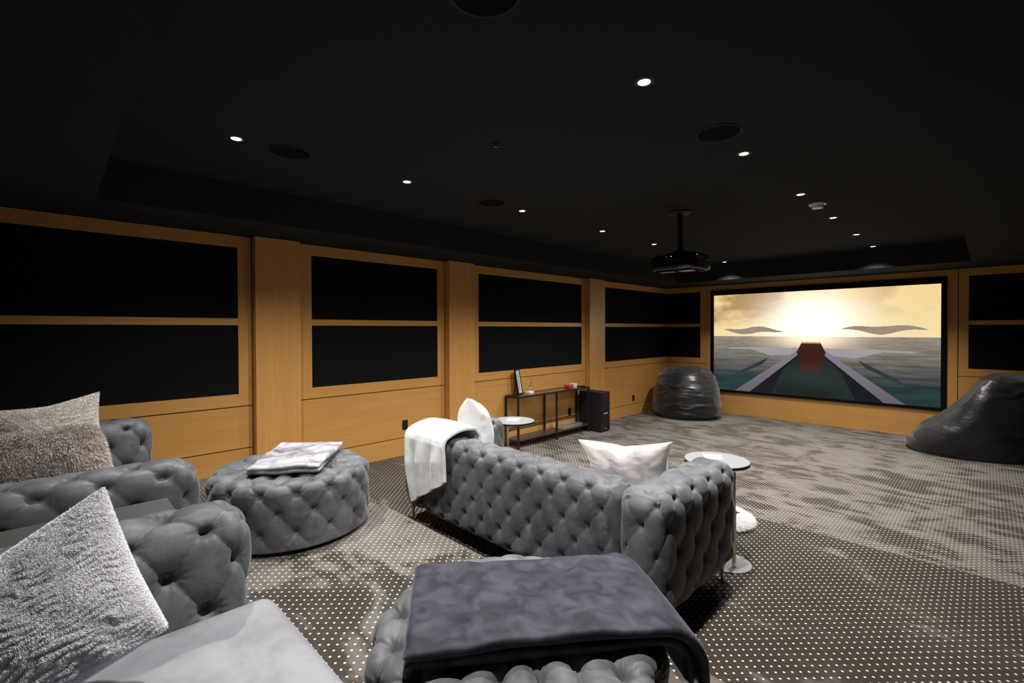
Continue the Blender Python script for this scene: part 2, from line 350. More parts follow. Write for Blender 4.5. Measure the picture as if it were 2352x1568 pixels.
# ------------------------------------------------------------------ projector
PX, PY = 2.76, 4.60
t = empty('ceiling_projector', (PX, 4.56, 2.28), 'black projector hanging from the ceiling on a pole', 'projector')
autosmooth(MB().lathe((2.775, 4.56, CZ), [(.11, 0), (.11, -.012), (.095, -.022), (.03, -.026)], 40, False, True).build('ceiling_plate', M_MATTE, t))
autosmooth(MB().lathe((2.775, 4.56, CZ), [(.027, -.02), (.027, -.42)], 24).build('pole', M_MATTE, t))
autosmooth(MB().box(PX-.11, PX+.13, PY-.10, PY+.10, 2.462, 2.480, .004).box(PX-.05, PX+.07, PY-.055, PY+.05, 2.47, 2.505, .006).build('mount_bracket', M_MATTE, t), 30)
def sbox(x0, x1, y0, y1, z0, z1, r, n=6, rz=None):
    """box with plan-rounded corners and soft top edge"""
    rz = rz or r*.5; prof = [(0, z0), (rz*.3, z0-0)] ; V = []; Fc = []
    lv = [(rz, z0), (rz*.3, z0+rz*.3), (0, z0+rz), (0, z1-rz), (rz*.3, z1-rz*.3), (rz, z1)]
    m = 4*n
    for ins, z in lv:
        for q, (cx, cy) in enumerate(((x1-r, y1-r), (x0+r, y1-r), (x0+r, y0+r), (x1-r, y0+r))):
            for k in range(n):
                a = math.pi/2*(q+k/(n-1)); V.append((cx+(r-ins)*math.cos(a), cy+(r-ins)*math.sin(a), z))
    for j in range(len(lv)-1):
        for i in range(m): Fc.append((j*m+i, j*m+(i+1) % m, (j+1)*m+(i+1) % m, (j+1)*m+i))
    Fc += [tuple(range(m))[::-1], tuple(range((len(lv)-1)*m, len(lv)*m))]
    return V, Fc
V, Fc = sbox(PX-.25, PX+.25, PY-.19, PY+.20, 2.30, 2.462, .07, 8); autosmooth(meshobj('body', V, Fc, M_GLOSS, t), 35)
autosmooth(MB().box(PX-.19, PX+.19, PY-.15, PY+.14, 2.290, 2.301, .002).build('underside_plate', M_GLOSS, t), 30)
MB().box(PX+.03, PX+.17, PY-.12, PY-.01, 2.2885, 2.2895).build('underside_reflection', mat('reflection_grey', (.55, .55, .56), .5), t)  # grey patch painted in as a reflection on the glossy underside
MB().box(PX-.17, PX-.02, PY-.11, PY-.04, 2.2885, 2.2895).build('vent_strip', mat('vent_grey', (.30, .31, .31), .4), t)
MB().lathe((PX-.10, PY+.20, 2.38), [(.045, -.01), (.045, .03), (.036, .034), (.034, .02)], 28, ax=1).build('lens', M_GLOSS, t, True)
MB().lathe((PX-.005, PY-.192, 2.432), [(.0035, -.001), (.003, .003)], 10, ax=1).build('power_light', M_BLUE, t)
MB().lathe((PX-.055, PY-.192, 2.434), [(.002, -.001), (.0018, .003)], 10, ax=1).build('status_light', M_LEDW, t)
# ------------------------------------------------------------------ screen
t = empty('projection_screen', (2.746, FY, .439), 'wide projection screen with black border showing a golden sky over sea', 'screen')
sx0, sx1, sz0, sz1 = 1.021, 4.473, .485, 2.395
fr = MB(); D0, D1 = FY-.035, FY+.02
fr.box(.958, sx0, D0, D1, .439, 2.493, .006); fr.box(sx1, 4.535, D0, D1, .439, 2.493, .006)
fr.box(sx0-.004, sx1+.004, D0, D1, .439, sz0, .006); fr.box(sx0-.004, sx1+.004, D0, D1, sz1, 2.493, .006)
fr.build('border_frame', M_BLACKV, t)
def picture():
    nx, nz = 520, 288
    U, Vv = np.meshgrid((np.arange(nx)+.5)/nx, (np.arange(nz)+.5)/nz)      # U 0..1 left-right, Vv 0..1 bottom-top
    c3 = lambda c: np.array(c, float)
    def mixc(a, b, k): return a*(1-k[..., None])+b*k[..., None]
    P = np.stack([U*4.2, Vv*5.2, np.full_like(U, 3.1)], -1)
    cl = fbm(P+0.0, 5, 3)*.5+.5
    hor = .565
    sky = mixc(np.broadcast_to(c3((.92, .68, .30)), U.shape+(3,)), c3((.95, .80, .50)), np.clip((1-Vv)*1.1, 0, 1))
    wleft = np.clip(1-U*1.9, 0, 1)*np.clip((Vv-.66)/.18, 0, 1)+.45*np.clip((U-.62)*2.2, 0, 1)*np.clip((Vv-.68)/.2, 0, 1)
    wtop = np.clip(1-abs(U-.42)/.14, 0, 1)*np.clip((Vv-.9)/.08, 0, 1)*.8
    k = np.clip((cl-.34)*3.4, 0, 1)*np.clip(wleft*2.4+wtop*1.5, 0, 1); sky = mixc(sky, c3((.42, .235, .085)), k*.95)
    g = np.exp(-(((U-.50)/.20)**2+((Vv-.70)/.26)**2)*.9); sky = mixc(sky, c3((1.25, 1.15, 1.0)), np.clip(g*1.35, 0, 1))
    # sea with streaks that run away from the centre
    ang = (U-.5)/(hor+.07-Vv+1e-3); st = fbm(np.stack([ang*3.0, 40/(hor+.10-Vv+.02)*.09+U*0, np.full_like(U, 8.0)], -1)*np.array([1, 3.4, 1]), 4, 9)*.5+.5
    dd = np.clip((hor-Vv)/hor, 0, 1)
    sea = mixc(np.broadcast_to(c3((.30, .25, .205)), U.shape+(3,)), c3((.022, .043, .043)), np.clip(dd*1.35, 0, 1))
    sea = sea*(0.68+.64*st)[..., None]
    g2 = np.exp(-(((U-.5)/.17)**2+((Vv-hor)/.12)**2)); sea = mixc(sea, c3((1.2, 1.0, .72)), np.clip(g2*1.1, 0, 1))
    img = np.where((Vv > hor)[..., None], sky, sea)
    def poly(pts):
        inside = np.zeros_like(U, bool); n = len(pts)
        for i in range(n):
            x0, y0 = pts[i]; x1, y1 = pts[(i+1) % n]
            c = ((y0 > Vv) != (y1 > Vv)) & (U < (x1-x0)*(Vv-y0)/((y1-y0)+1e-12)+x0); inside ^= c
        return inside
    # generic boat seen from its stern: pale rails meeting at the bow, dark hull inside
    def put(mask, col): img[mask] = col
    grad = (.55+.45*np.clip(Vv/.45, 0, 1))[..., None]
    for s in (1, -1):
        X = lambda a: .5+s*(a-.5)
        m = poly([(X(.485), .46), (X(.17), .455), (X(.31), .375), (X(.46), .40)]); img[m] = (c3((.36, .335, .355))*grad)[m]
        m = poly([(X(.07), .445), (X(.17), .452), (X(.20), .436), (X(.10), .432)]); put(m, c3((.30, .36, .36)))
        m = poly([(X(.455), .46), (X(.12), .0), (X(.20), .0), (X(.47), .44)]); img[m] = (c3((.24, .215, .26))*grad)[m]
        m = poly([(X(.10), .13), (X(.15), .21), (X(.30), .36), (X(.27), .29)]); put(m, c3((.035, .042, .05)))
    put(poly([(.47, .44), (.20, 0), (.80, 0), (.53, .44)]), c3((.012, .014, .016)))
    m = poly([(.445, .39), (.37, .24), (.31, 0), (.69, 0), (.63, .24), (.555, .39)]); img[m] = (c3((.016, .024, .022))*(.5+1.0*cl)[..., None])[m]
    m = poly([(.462, .24), (.435, .42), (.455, .50), (.545, .50), (.565, .42), (.538, .24)]); img[m] = (c3((.050, .016, .012))*(.5+1.1*cl)[..., None])[m]
    m = poly([(.455, .50), (.455, .515), (.545, .515), (.545, .50)]); put(m, c3((.45, .25, .08)))
    # long flat grey clouds low over the horizon
    for cx, cy, hw, hh, s in ((.215, .625, .155, .030, 1), (.795, .635, .165, .030, -1)):
        u = (U-cx)/hw*s; b = np.clip(1-abs(u), 0, 1)**.7*hh*(1+.4*cl); q = (abs(Vv-cy-.012*np.sin(U*30)) < b) & (abs(u) < 1); put(q, c3((.34, .26, .21)))
    return img
img = picture(); nz, nx = img.shape[:2]
gx, gz = np.meshgrid(np.linspace(sx0, sx1, nx+1), np.linspace(sz0, sz1, nz+1))
V = np.stack([gx, np.full_like(gx, FY-.012), gz], -1).reshape(-1, 3)
i0 = (np.arange(nz)[:, None]*(nx+1)+np.arange(nx)[None]).ravel(); Fq = np.stack([i0, i0+1, i0+nx+2, i0+nx+1], -1)
m = bpy.data.materials.new('projected_picture'); m.use_nodes = True; nt = m.node_tree; nt.nodes.clear()
mo = nt.nodes.new('ShaderNodeOutputMaterial'); me_ = nt.nodes.new('ShaderNodeEmission'); at = nt.nodes.new('ShaderNodeAttribute'); at.attribute_name = 'picture'
nt.links.new(at.outputs['Color'], me_.inputs[0]); me_.inputs[1].default_value = SCREEN_E; nt.links.new(me_.outputs[0], mo.inputs[0])
so = meshobj('picture_surface', V, Fq, m, t)
ca = so.data.color_attributes.new('picture', 'FLOAT_COLOR', 'CORNER')
cc = np.ones((nz*nx, 4, 4), np.float32); cc[..., :3] = img.reshape(-1, 1, 3); ca.data.foreach_set('color', cc.ravel())
so['label'] = 'bright golden picture of sky and sea'
# ------------------------------------------------------------------ tufted upholstery
def tuft(u, v, a, h, A=.02, crease=.45, bd=.012, seed=0, pl=.0016):
    """puffed height over a staggered button lattice; buttons at integer (s,t)"""
    s = u/a+v/(2*h); t_ = u/a-v/(2*h)
    fs, ft = np.abs(np.sin(np.pi*s)), np.abs(np.sin(np.pi*t_))
    si, ti = np.round(s), np.round(t_); du = u-a*(si+ti)/2; dv = v-h*(si-ti); d = np.hypot(du, dv); th = np.arctan2(dv, du)
    hsh = np.sin(si*12.9+ti*78.2+seed)*3
    cl = np.minimum(fs, ft)/(np.pi)*(2*a*h*2/np.hypot(a, 2*h))*.5          # metres to the nearest crease line
    puff = A*(.50*(1-np.exp(-(d/.050)**2))+.50*(fs*ft)**.55)
    puff = puff-.0030*np.exp(-cl/.0035)*np.clip(1.25-np.abs(np.cos(np.pi*np.where(fs < ft, t_, s)))*0, 0, 1)
    puff = puff-bd*np.exp(-(d/.021)**2)
    puff = puff+pl*np.cos(11*th+hsh+1.2*np.sin(3*th))*np.exp(-((d-.036)/.018)**2)
    return puff
def lattice(u0, u1, v0, v1, a, h):
    out = []
    for n in range(int(math.floor(v0/h)), int(math.ceil(v1/h))+1):
        off = (n % 2)*a/2
        for k in range(int(math.floor(u0/a))-1, int(math.ceil(u1/a))+2):
            u, v = k*a+off, n*h
            if u0 <= u <= u1 and v0 <= v <= v1: out.append((u, v))
    return out
def button_mesh():
    b = MB().lathe((0, 0, 0), [(.0105, -.004), (.0115, 0), (.009, .0045), (.004, .0062)], 12); me = bpy.data.meshes.new('button'); me.from_pydata(b.v, [], b.f); me.update()
    me.polygons.foreach_set('use_smooth', [True]*len(me.polygons)); me.materials.append(M_BTN); return me
BTN = button_mesh()
def add_button(parent, p, n, sc=1.0):
    o = bpy.data.objects.new('button', BTN); COL.objects.link(o); o.parent = parent
    o.rotation_euler = Vector(n).to_track_quat('Z', 'Y').to_euler(); o.location = Vector(p)-gloc(parent); o.scale = (sc, sc, sc)
def tufted_box(name, lo, hi, r, a, h, u0, v0, par, step=.009, A=.018, long_axis=0, zones=('ny', 'py', 'top'), btn=('ny',), endcap=False, lattice_h=None, mat_=None, bulge=0.0, seed=0, skip=None, bd=.012):
    """rounded box; long_axis 0: runs along x (a backrest), 1: runs along y (an arm). Lattice wraps over the top."""
    lo, hi = np.array(lo, float), np.array(hi, float); c = (lo+hi)/2; hd = (hi-lo)/2
    Vs = []; Fs = []; n0 = 0; info = []
    def surf(fa, sg, P, disp):
        q = np.clip(P, lo+r, hi-r); d = P-q; nn = np.linalg.norm(d, axis=-1, keepdims=True); nrm = d/np.maximum(nn, 1e-9)
        return q+nrm*(r+disp[..., None]), nrm
    H = hi[2]
    def uv(P, fa, sg):
        if long_axis == 0:
            u = P[..., 0]-u0
            if fa == 1 and sg < 0: v = P[..., 2]-v0
            elif fa == 1: v = (H-v0)+(hi[1]-lo[1])+(H-P[..., 2])
            elif fa == 2 and sg > 0: v = (H-v0)+(P[..., 1]-lo[1])
            else: v = P[..., 2]-v0
            if fa == 0: u = (lo[0] if sg < 0 else hi[0])-u0+sg*(P[..., 1]-lo[1]); v = P[..., 2]-v0
        else:
            u = P[..., 1]-u0
            if fa == 0 and sg > 0: v = P[..., 2]-v0
            elif fa == 0: v = (H-v0)+(hi[0]-lo[0])+(H-P[..., 2])
            elif fa == 2 and sg > 0: v = (H-v0)+(hi[0]-P[..., 0])
            else: v = P[..., 2]-v0
            if fa == 1: u = (lo[1] if sg < 0 else hi[1])-u0+sg*(hi[0]-P[..., 0]); v = P[..., 2]-v0
        return u, v
    def disp(P, fa, sg):
        u, v = uv(P, fa, sg); D = tuft(u, v, a, h, A, seed=seed, bd=bd)
        key = {(0, 1): 'px', (0, -1): 'nx', (1, 1): 'py', (1, -1): 'ny', (2, 1): 'top', (2, -1): 'bot'}[(fa, sg)]
        m = np.ones_like(u) if key in zones else np.zeros_like(u)
        m = m*np.clip((P[..., 2]-lo[2])/.05, 0, 1)
        # fade where two differently mapped faces meet
        e = 1-long_axis if fa == 2 else None
        lx = long_axis
        if fa != lx and fa != -1:
            dE = np.minimum(P[..., lx]-lo[lx], hi[lx]-P[..., lx]); 
            if fa == 2: m = m*np.clip(dE/.05, 0, 1)
            if lx == 0 and fa == 1: m = m*np.clip(dE/.04, 0, 1)
            if lx == 1 and fa == 0 and sg < 0: m = m*np.clip(dE/.05, 0, 1)
        if fa == lx:
            m = m*np.clip((hi[2]-P[..., 2])/.07, 0, 1)
            if lx == 1: m = m*np.clip((P[..., 0]-lo[0])/.06, 0, 1)
        D = D*m+A*.6*(1-m)
        rel = (P-c)/hd
        return D-A*.6+bulge*np.prod([1-rel[..., k]**2 for k in range(3) if k != fa], axis=0)
    for fa in range(3):
        o1, o2 = [k for k in range(3) if k != fa]
        for sg in (-1, 1):
            n1 = max(3, int((hi[o1]-lo[o1])/step)); n2 = max(3, int((hi[o2]-lo[o2])/step))
            if fa == 2 and sg < 0: n1, n2 = max(3, n1//1), max(3, n2//1)
            g1, g2 = np.meshgrid(np.linspace(lo[o1], hi[o1], n1+1), np.linspace(lo[o2], hi[o2], n2+1), indexing='ij')
            P = np.zeros(g1.shape+(3,)); P[..., o1] = g1; P[..., o2] = g2; P[..., fa] = hi[fa] if sg > 0 else lo[fa]
            D = disp(P, fa, sg)
            Q, _ = surf(fa, sg, P, D); idx = (np.arange(n1+1)[:, None]*(n2+1)+np.arange(n2+1)[None])+n0
            quad = np.stack([idx[:-1, :-1], idx[1:, :-1], idx[1:, 1:], idx[:-1, 1:]], -1).reshape(-1, 4)
            flip = (sg > 0) == (fa == 1)
            if flip: quad = quad[:, ::-1]
            Vs.append(Q.reshape(-1, 3)); Fs.append(quad); n0 += Q.shape[0]*Q.shape[1]
    V = np.concatenate(Vs); Fq = np.concatenate(Fs)
    # weld the seams: edge grids share the same unrounded points; average displacement clash
    key = np.round(V/.0006).astype(np.int64)
    o = meshobj(name, V, Fq, mat_ or M_VEL, par, True)
    import bmesh
    bm = bmesh.new(); bm.from_mesh(o.data); bmesh.ops.remove_doubles(bm, verts=bm.verts, dist=.0028); bmesh.ops.recalc_face_normals(bm, faces=bm.faces); bm.to_mesh(o.data); bm.free()
    o.data.polygons.foreach_set('use_smooth', [True]*len(o.data.polygons))
    # buttons
    zlo = lo[2]+.03-v0
    def put(P, fa, sg):
        P = np.array(P, float)[None]; D = disp(P, fa, sg); Q, nn = surf(fa, sg, P, D+.004); add_button(o, Q[0], nn[0])
    if long_axis == 0:
        if 'ny' in btn:
            for u, v in lattice(lo[0]-u0+.02, hi[0]-u0-.02, zlo, H-v0-.02, a, h): put((u+u0, lo[1], v+v0), 1, -1)
        if 'top' in btn:
            for u, v in lattice(lo[0]-u0+.03, hi[0]-u0-.03, H-v0+.02, H-v0+(hi[1]-lo[1])-.01, a, h): put((u+u0, v-(H-v0)+lo[1], H), 2, 1)
    else:
        if 'px' in btn:
            for u, v in lattice(lo[1]-u0+.03, hi[1]-u0-.03, zlo, H-v0-.02, a, h): put((hi[0], u+u0, v+v0), 0, 1)
        if 'top' in btn:
            for u, v in lattice(lo[1]-u0+.04, hi[1]-u0-.04, H-v0+.01, H-v0+(hi[0]-lo[0])-.01, a, h): put((hi[0]-(v-(H-v0)), u+u0, H), 2, 1)
        if 'nx' in btn:
            W_ = hi[0]-lo[0]
            for u, v in lattice(lo[1]-u0+.03, hi[1]-u0-.03, H-v0+W_+.02, H-v0+W_+(H-lo[2])-.05, a, h): put((lo[0], u+u0, H-(v-(H-v0)-W_)), 0, -1)
        if 'py' in btn:
            for u, v in lattice(hi[1]-u0, hi[1]-u0+(hi[0]-lo[0]), zlo, H-v0-.06, a, h): put((hi[0]-(u-(hi[1]-u0)), hi[1], v+v0), 1, 1)
        if 'ny' in btn:
            for u, v in lattice(lo[1]-u0-(hi[0]-lo[0]), lo[1]-u0, zlo, H-v0-.06, a, h): put((hi[0]+(u-(lo[1]-u0)), lo[1], v+v0), 1, -1)
    return o
def soft_box(name, lo, hi, r, mat_, par, step=.02, bulge=.012, nz=.002, seed=0):
    return tufted_box(name, lo, hi, r, 1, 1, 0, 0, par, step, A=0.0, zones=(), btn=(), mat_=mat_, bulge=bulge, seed=seed)
def sofa(name, label, x0, x1, yb, yf, z, aw, btns, step, cat='sofa', group=None, u_off=0, seatz=.45, seat_mat=None, ends=('py',), ub=0, dm=1.0):
    zt, zb = z+.735, z+.118
    t = empty(name, ((x0+x1)/2, (yb+yf)/2, z), label, cat, group)
    tufted_box('backrest', (x0+aw, yb, zb), (x1-aw, yb+.25, zt-.005), .085, .172, .1085, ub, z+.155, t, step, .017, 0, ('ny', 'py', 'top'), btns[0], seed=1, bd=.020)
    for s, xa in ((0, x0), (1, x1-aw)):
        tufted_box('arm', (xa, yb, zb), (xa+aw, yf, zt), .095, .20, .135, (yb-.02 if yb > 0 else -.45), z+.17, t, step, .018*dm, 1, ('px', 'nx', 'top', 'py', 'ny'), btns[1+s], seed=2+s, bd=.024*dm)
    MB().box(x0+aw-.02, x1-aw+.02, yb+.2, yf-.02, zb+.005, z+.27).build('seat_base', M_VEL, t)
    soft_box('seat_cushion', (x0+aw+.004, yb+.235, z+.265), (x1-aw-.004, yf+.05, z+seatz), .05, seat_mat or M_VELS, t, .02, .010)
    for lx in (x0+.07, x1-.07):
        for ly in (yb+.06, yf-.06):
            MB().lathe((lx, ly, z), [(.006, 0), (.008, .004), (.011, .08), (.022, .115), (.022, .124)], 14).build('leg', M_CHROME, t, True)
    return t
sofa('tufted_sofa', 'dark grey button-tufted sofa seen from behind with a white throw over its left end', 1.67, 3.925, 2.0, 2.93, ST, .262,
     (('ny', 'top'), (), ('px', 'top', 'ny')), .0085, ub=2.287+.086-.0*.172)
sofa('tufted_loveseat', 'dark grey button-tufted loveseat at the left edge carrying two fur cushions', .72, 2.42, -.53, .49, 2*ST, .25,
     ((), ('px', 'py', 'top'), ('px', 'py', 'top')), .009, 'sofa', ub=.9, dm=1.35)
sofa('tufted_loveseat', 'grey button-tufted loveseat in the bottom left corner with a smooth light grey seat', 2.97, 4.67, -.53, .49, 2*ST, .25,
     ((), ('px', 'py', 'top'), ()), .006, 'sofa', ub=3.1, seatz=.437, dm=1.45)
# ------------------------------------------------------------------ round tufted ottomans
def ottoman(cx, cy, z, R, H, label, step, rot=0, NB=15, ndisc=True):
    t = empty('round_ottoman', (cx, cy, z), label, 'ottoman', None)
    rc = .075; zb = z+.028; zt = z+H
    s1 = zt-zb-rc; s2 = s1+rc*math.pi/2; s3 = s2+(R-rc)
    ns = int(s3/step); nt_ = int(2*math.pi*R/step); nt_ -= nt_ % 2
    s = np.linspace(0, s3-.003, ns); th = np.linspace(0, 2*math.pi, nt_, endpoint=False)
    Sg, Tg = np.meshgrid(s, th, indexing='ij')
    def prof(Sg):
        a = np.clip((Sg-s1)/rc, 0, math.pi/2)
        rr = np.where(Sg < s1, R, np.where(Sg < s2, R-rc+rc*np.cos(a), R-rc-(Sg-s2)))
        zz = np.where(Sg < s1, zb+Sg, np.where(Sg < s2, zt-rc+rc*np.sin(a), zt))
        nr = np.where(Sg < s1, 1, np.where(Sg < s2, np.cos(a), 0)); nzv = np.where(Sg < s1, 0, np.where(Sg < s2, np.sin(a), 1)); return rr, zz, nr, nzv
    pitch = 2*math.pi*R/NB; hrow = .118; voff = .10
    def disp(Sg, Tg):
        rr, _, _, _ = prof(Sg); u = Tg*R; v = Sg-voff
        D = tuft(u, v, pitch, hrow, .026, .45, .024, 0, .0032)
        k = np.clip((rr-.10)/.16, 0, 1)*np.clip(Sg/.05, 0, 1)
        return D*k+.02*(1-k)-.024
    rr, zz, nr, nzv = prof(Sg); D = disp(Sg, Tg)
    ct, st_ = np.cos(Tg+rot), np.sin(Tg+rot)
    bul = .003*np.clip(1-(rr/R)**2, 0, 1)
    V = np.stack([cx+(rr+D*nr)*ct, cy+(rr+D*nr)*st_, zz+D*nzv+bul], -1).reshape(-1, 3)
    V = np.concatenate([V, [[cx, cy, zt-.001]], [[cx, cy, zb+.0]]])
    ii = np.arange(ns-1)[:, None]*nt_; jj = np.arange(nt_)[None]; jn = (jj+1) % nt_
    Fq = np.stack([ii+jj, ii+jn, ii+nt_+jn, ii+nt_+jj], -1).reshape(-1, 4)
    Fl = [tuple(q) for q in Fq]+[((ns-1)*nt_+j, (ns-1)*nt_+(j+1) % nt_, ns*nt_) for j in range(nt_)]+[((j+1) % nt_, j, ns*nt_+1) for j in range(nt_)]
    o = meshobj('tufted_body', V, Fl, M_VEL, t, True)
    nrow = int((s3-voff)/hrow)+1
    for n in range(-1, nrow+1):
        v = n*hrow; sg = v+voff
        if sg < .03 or sg > s3-.22: continue
        for k in range(NB):
            u = (k+(n % 2)*.5)*pitch; th_ = u/R; Sa, Ta = np.array([sg]), np.array([th_])
            r1, z1, n1, n2 = prof(Sa); d1 = disp(Sa, Ta)+.005; c_, s_ = math.cos(th_+rot), math.sin(th_+rot)
            add_button(o, (cx+(r1[0]+d1[0]*n1[0])*c_, cy+(r1[0]+d1[0]*n1[0])*s_, z1[0]+d1[0]*n2[0]), (n1[0]*c_, n1[0]*s_, n2[0]))
    MB().lathe((cx, cy, z), [(R-.05, 0.0), (R-.05, .03)], 48).build('plinth', M_MATTE, t)
    return t
ottoman(1.605, 1.18, 2*ST, .505, .425, 'dark grey round tufted ottoman by the left wall with a folded lilac-grey blanket on it', .0085, .12)
ottoman(3.915, 1.055, 2*ST, .465, .425, 'grey round tufted ottoman in the foreground under a dark folded blanket', .006, .3)
# ------------------------------------------------------------------ blankets
def slab(name, c, ax, w0, w1, l0, l1, thick, z, mat_, label, cat, layers=2, bend=None, drop=0, step=.012, inset=.012, seed=0, wav=.006, rad=.08, droop=None):
    """folded blanket: ax = unit direction of length in plan; across = right-hand normal.  Layers with rounded fold edges."""
    ax = np.array(ax, float)/np.linalg.norm(ax); ac = np.array([ax[1], -ax[0]]); Vall = []; Fall = []; n0 = 0
    th = thick/layers
    for k in range(layers):
        i = inset*(layers-1-k); r = th/2; W = (w1-w0)-0; 
        m = max(10, int((w1-w0)/step)); nr_ = 6
        # closed cross-section: bottom, right round, top, left round
        a0, a1 = w0+r+i*.3, w1-r-i
        sec = [(x, -r) for x in np.linspace(a0, a1, m)]+[(a1+r*math.sin(t_), -r*math.cos(t_)) for t_ in np.linspace(0, math.pi, nr_+2)[1:-1]]
        sec += [(x, r) for x in np.linspace(a1, a0, m)]+[(a0-r*math.sin(t_), r*math.cos(t_)) for t_ in np.linspace(0, math.pi, nr_+2)[1:-1]]
        sec = np.array(sec); ns = len(sec); ls = np.arange(l0+i*.5, l1-i*.3+1e-6, step); nl = len(ls)
        Lg, Sx = np.meshgrid(ls, sec[:, 0], indexing='ij'); Sz = np.broadcast_to(sec[:, 1], Lg.shape).copy()
        endf = np.minimum(Lg-ls[0], ls[-1]-Lg); Sz *= np.sqrt(np.clip(1-(1-np.clip(endf/(r*1.0), 0, 1))**2, .02, 1))
        z0 = z+th*k+r
        X = Lg.copy(); Z = z0+Sz
        nz_ = fbm(np.stack([Lg*5, Sx*5, np.full_like(Lg, k*3.0+seed)], -1), 3, seed)
        Z = Z+nz_*wav+.004*fbm(np.stack([Lg*14, Sx*14, np.full_like(Lg, k*3.0+seed)], -1), 2, seed+5)*(Sz > 0)
        Sx = Sx+.010*vnoise(np.stack([Lg*4, Lg*0+k, Lg*0+seed], -1), 3)*(Sx-(w0+w1)/2)/((w1-w0)/2)
        if bend is not None:
            zr = (th*k+r+Sz)          # height above base surface
            d = np.clip(Lg-bend, 0, None); a = np.clip(d/rad, 0, math.pi/2*.96); d2 = np.clip(d-rad*math.pi/2*.96, 0, None)
            hh = rad+ (zr)
            nxx = bend+np.sin(a)*hh+d2*math.cos(math.pi/2*.96)
            nzz = z-rad+np.cos(a)*hh-d2*math.sin(math.pi/2*.96)
            X = np.where(d > 0, nxx, X); Z = np.where(d > 0, nzz+nz_*wav*np.cos(a), Z)
            Z = Z-0
        if droop is not None: Z = Z-droop(X, Sx)
        V = np.stack([c[0]+X*ax[0]+Sx*ac[0], c[1]+X*ax[1]+Sx*ac[1], Z], -1).reshape(-1, 3)
        ii = np.arange(nl-1)[:, None]*ns; jj = np.arange(ns)[None]; jn = (jj+1) % ns
        Fq = (np.stack([ii+jj, ii+jn, ii+ns+jn, ii+ns+jj], -1).reshape(-1, 4)+n0).tolist()
        def cap(base, rev):
            # strip cap pairing bottom and top points
            out = []; 
            for q in range(m-1):
                a_, b_, c_, d_ = base+q, base+q+1, base+(2*m+nr_-1)-(q+1), base+(2*m+nr_-1)-q
                out.append([a_, b_, c_, d_] if not rev else [d_, c_, b_, a_])
            out.append([base+m-1+x for x in range(nr_+2)]); out.append([base+(2*m+nr_-1)+x for x in range(nr_+1)]+[base])
            return out
        Fq += cap(n0, True)+cap(n0+(nl-1)*ns, False)
        Vall.append(V); Fall += Fq; n0 += len(V)
    o = meshobj(name, np.concatenate(Vall), Fall, mat_, None, True); tag(o, label, cat); return o
T2 = 2*ST+.425
slab('folded_blanket', (3.905, 1.05), (.6, .8), -.225, .235, -.325, .575, .066, T2+.004, M_PLUSHD, 'dark navy-grey plush blanket folded on the foreground ottoman, hanging over its edge', 'blanket', 2, bend=.405, seed=2, wav=.005, rad=.07)
slab('folded_blanket', (1.62, 1.19), (-.80, .60), -.20, .245, -.30, .35, .060, T2+.006, M_PLUSHG, 'lilac-grey plush blanket folded on the ottoman by the left wall', 'blanket', 2, seed=6, wav=.010)
# ------------------------------------------------------------------ cushions and fur
def strands(P, Nn, T, n_len, length, width, curl, rg, lean=.5):
    """tapered bent hairs as quads+triangle, P root, Nn normal, T lean direction"""
    n = len(P); j = rg.normal(size=(n, 3))*.28; d0 = Nn+j*.7; d0 /= np.linalg.norm(d0, axis=1, keepdims=True)
    d1 = d0*(1-lean)+T*lean+rg.normal(size=(n, 3))*curl; d1 /= np.linalg.norm(d1, axis=1, keepdims=True)
    Ls = length*(.6+.6*rg.random((n, 1))); p1 = P+d0*Ls*.5; p2 = p1+d1*Ls*.6
    sd = np.cross(d0, rg.normal(size=(n, 3))); sd /= np.linalg.norm(sd, axis=1, keepdims=True)+1e-9; sd *= width*.5
    V = np.stack([P-sd, P+sd, p1+sd*.8, p1-sd*.8, p2], 1).reshape(-1, 3); b = np.arange(n)[:, None]*5
    return V, np.concatenate([b+np.array([[0, 1, 2, 3]])]), np.concatenate([b+np.array([[3, 2, 4]])])
def ridges(s, t_, seed): return np.sin(t_*62+s*9+7*vnoise(np.stack([s*3, t_*3, s*0+seed], -1), 5)+3.0*vnoise(np.stack([s*11, t_*7, s*0+seed], -1), 6))*(.55+.45*vnoise(np.stack([s*9, t_*5, s*0+seed], -1), 9))
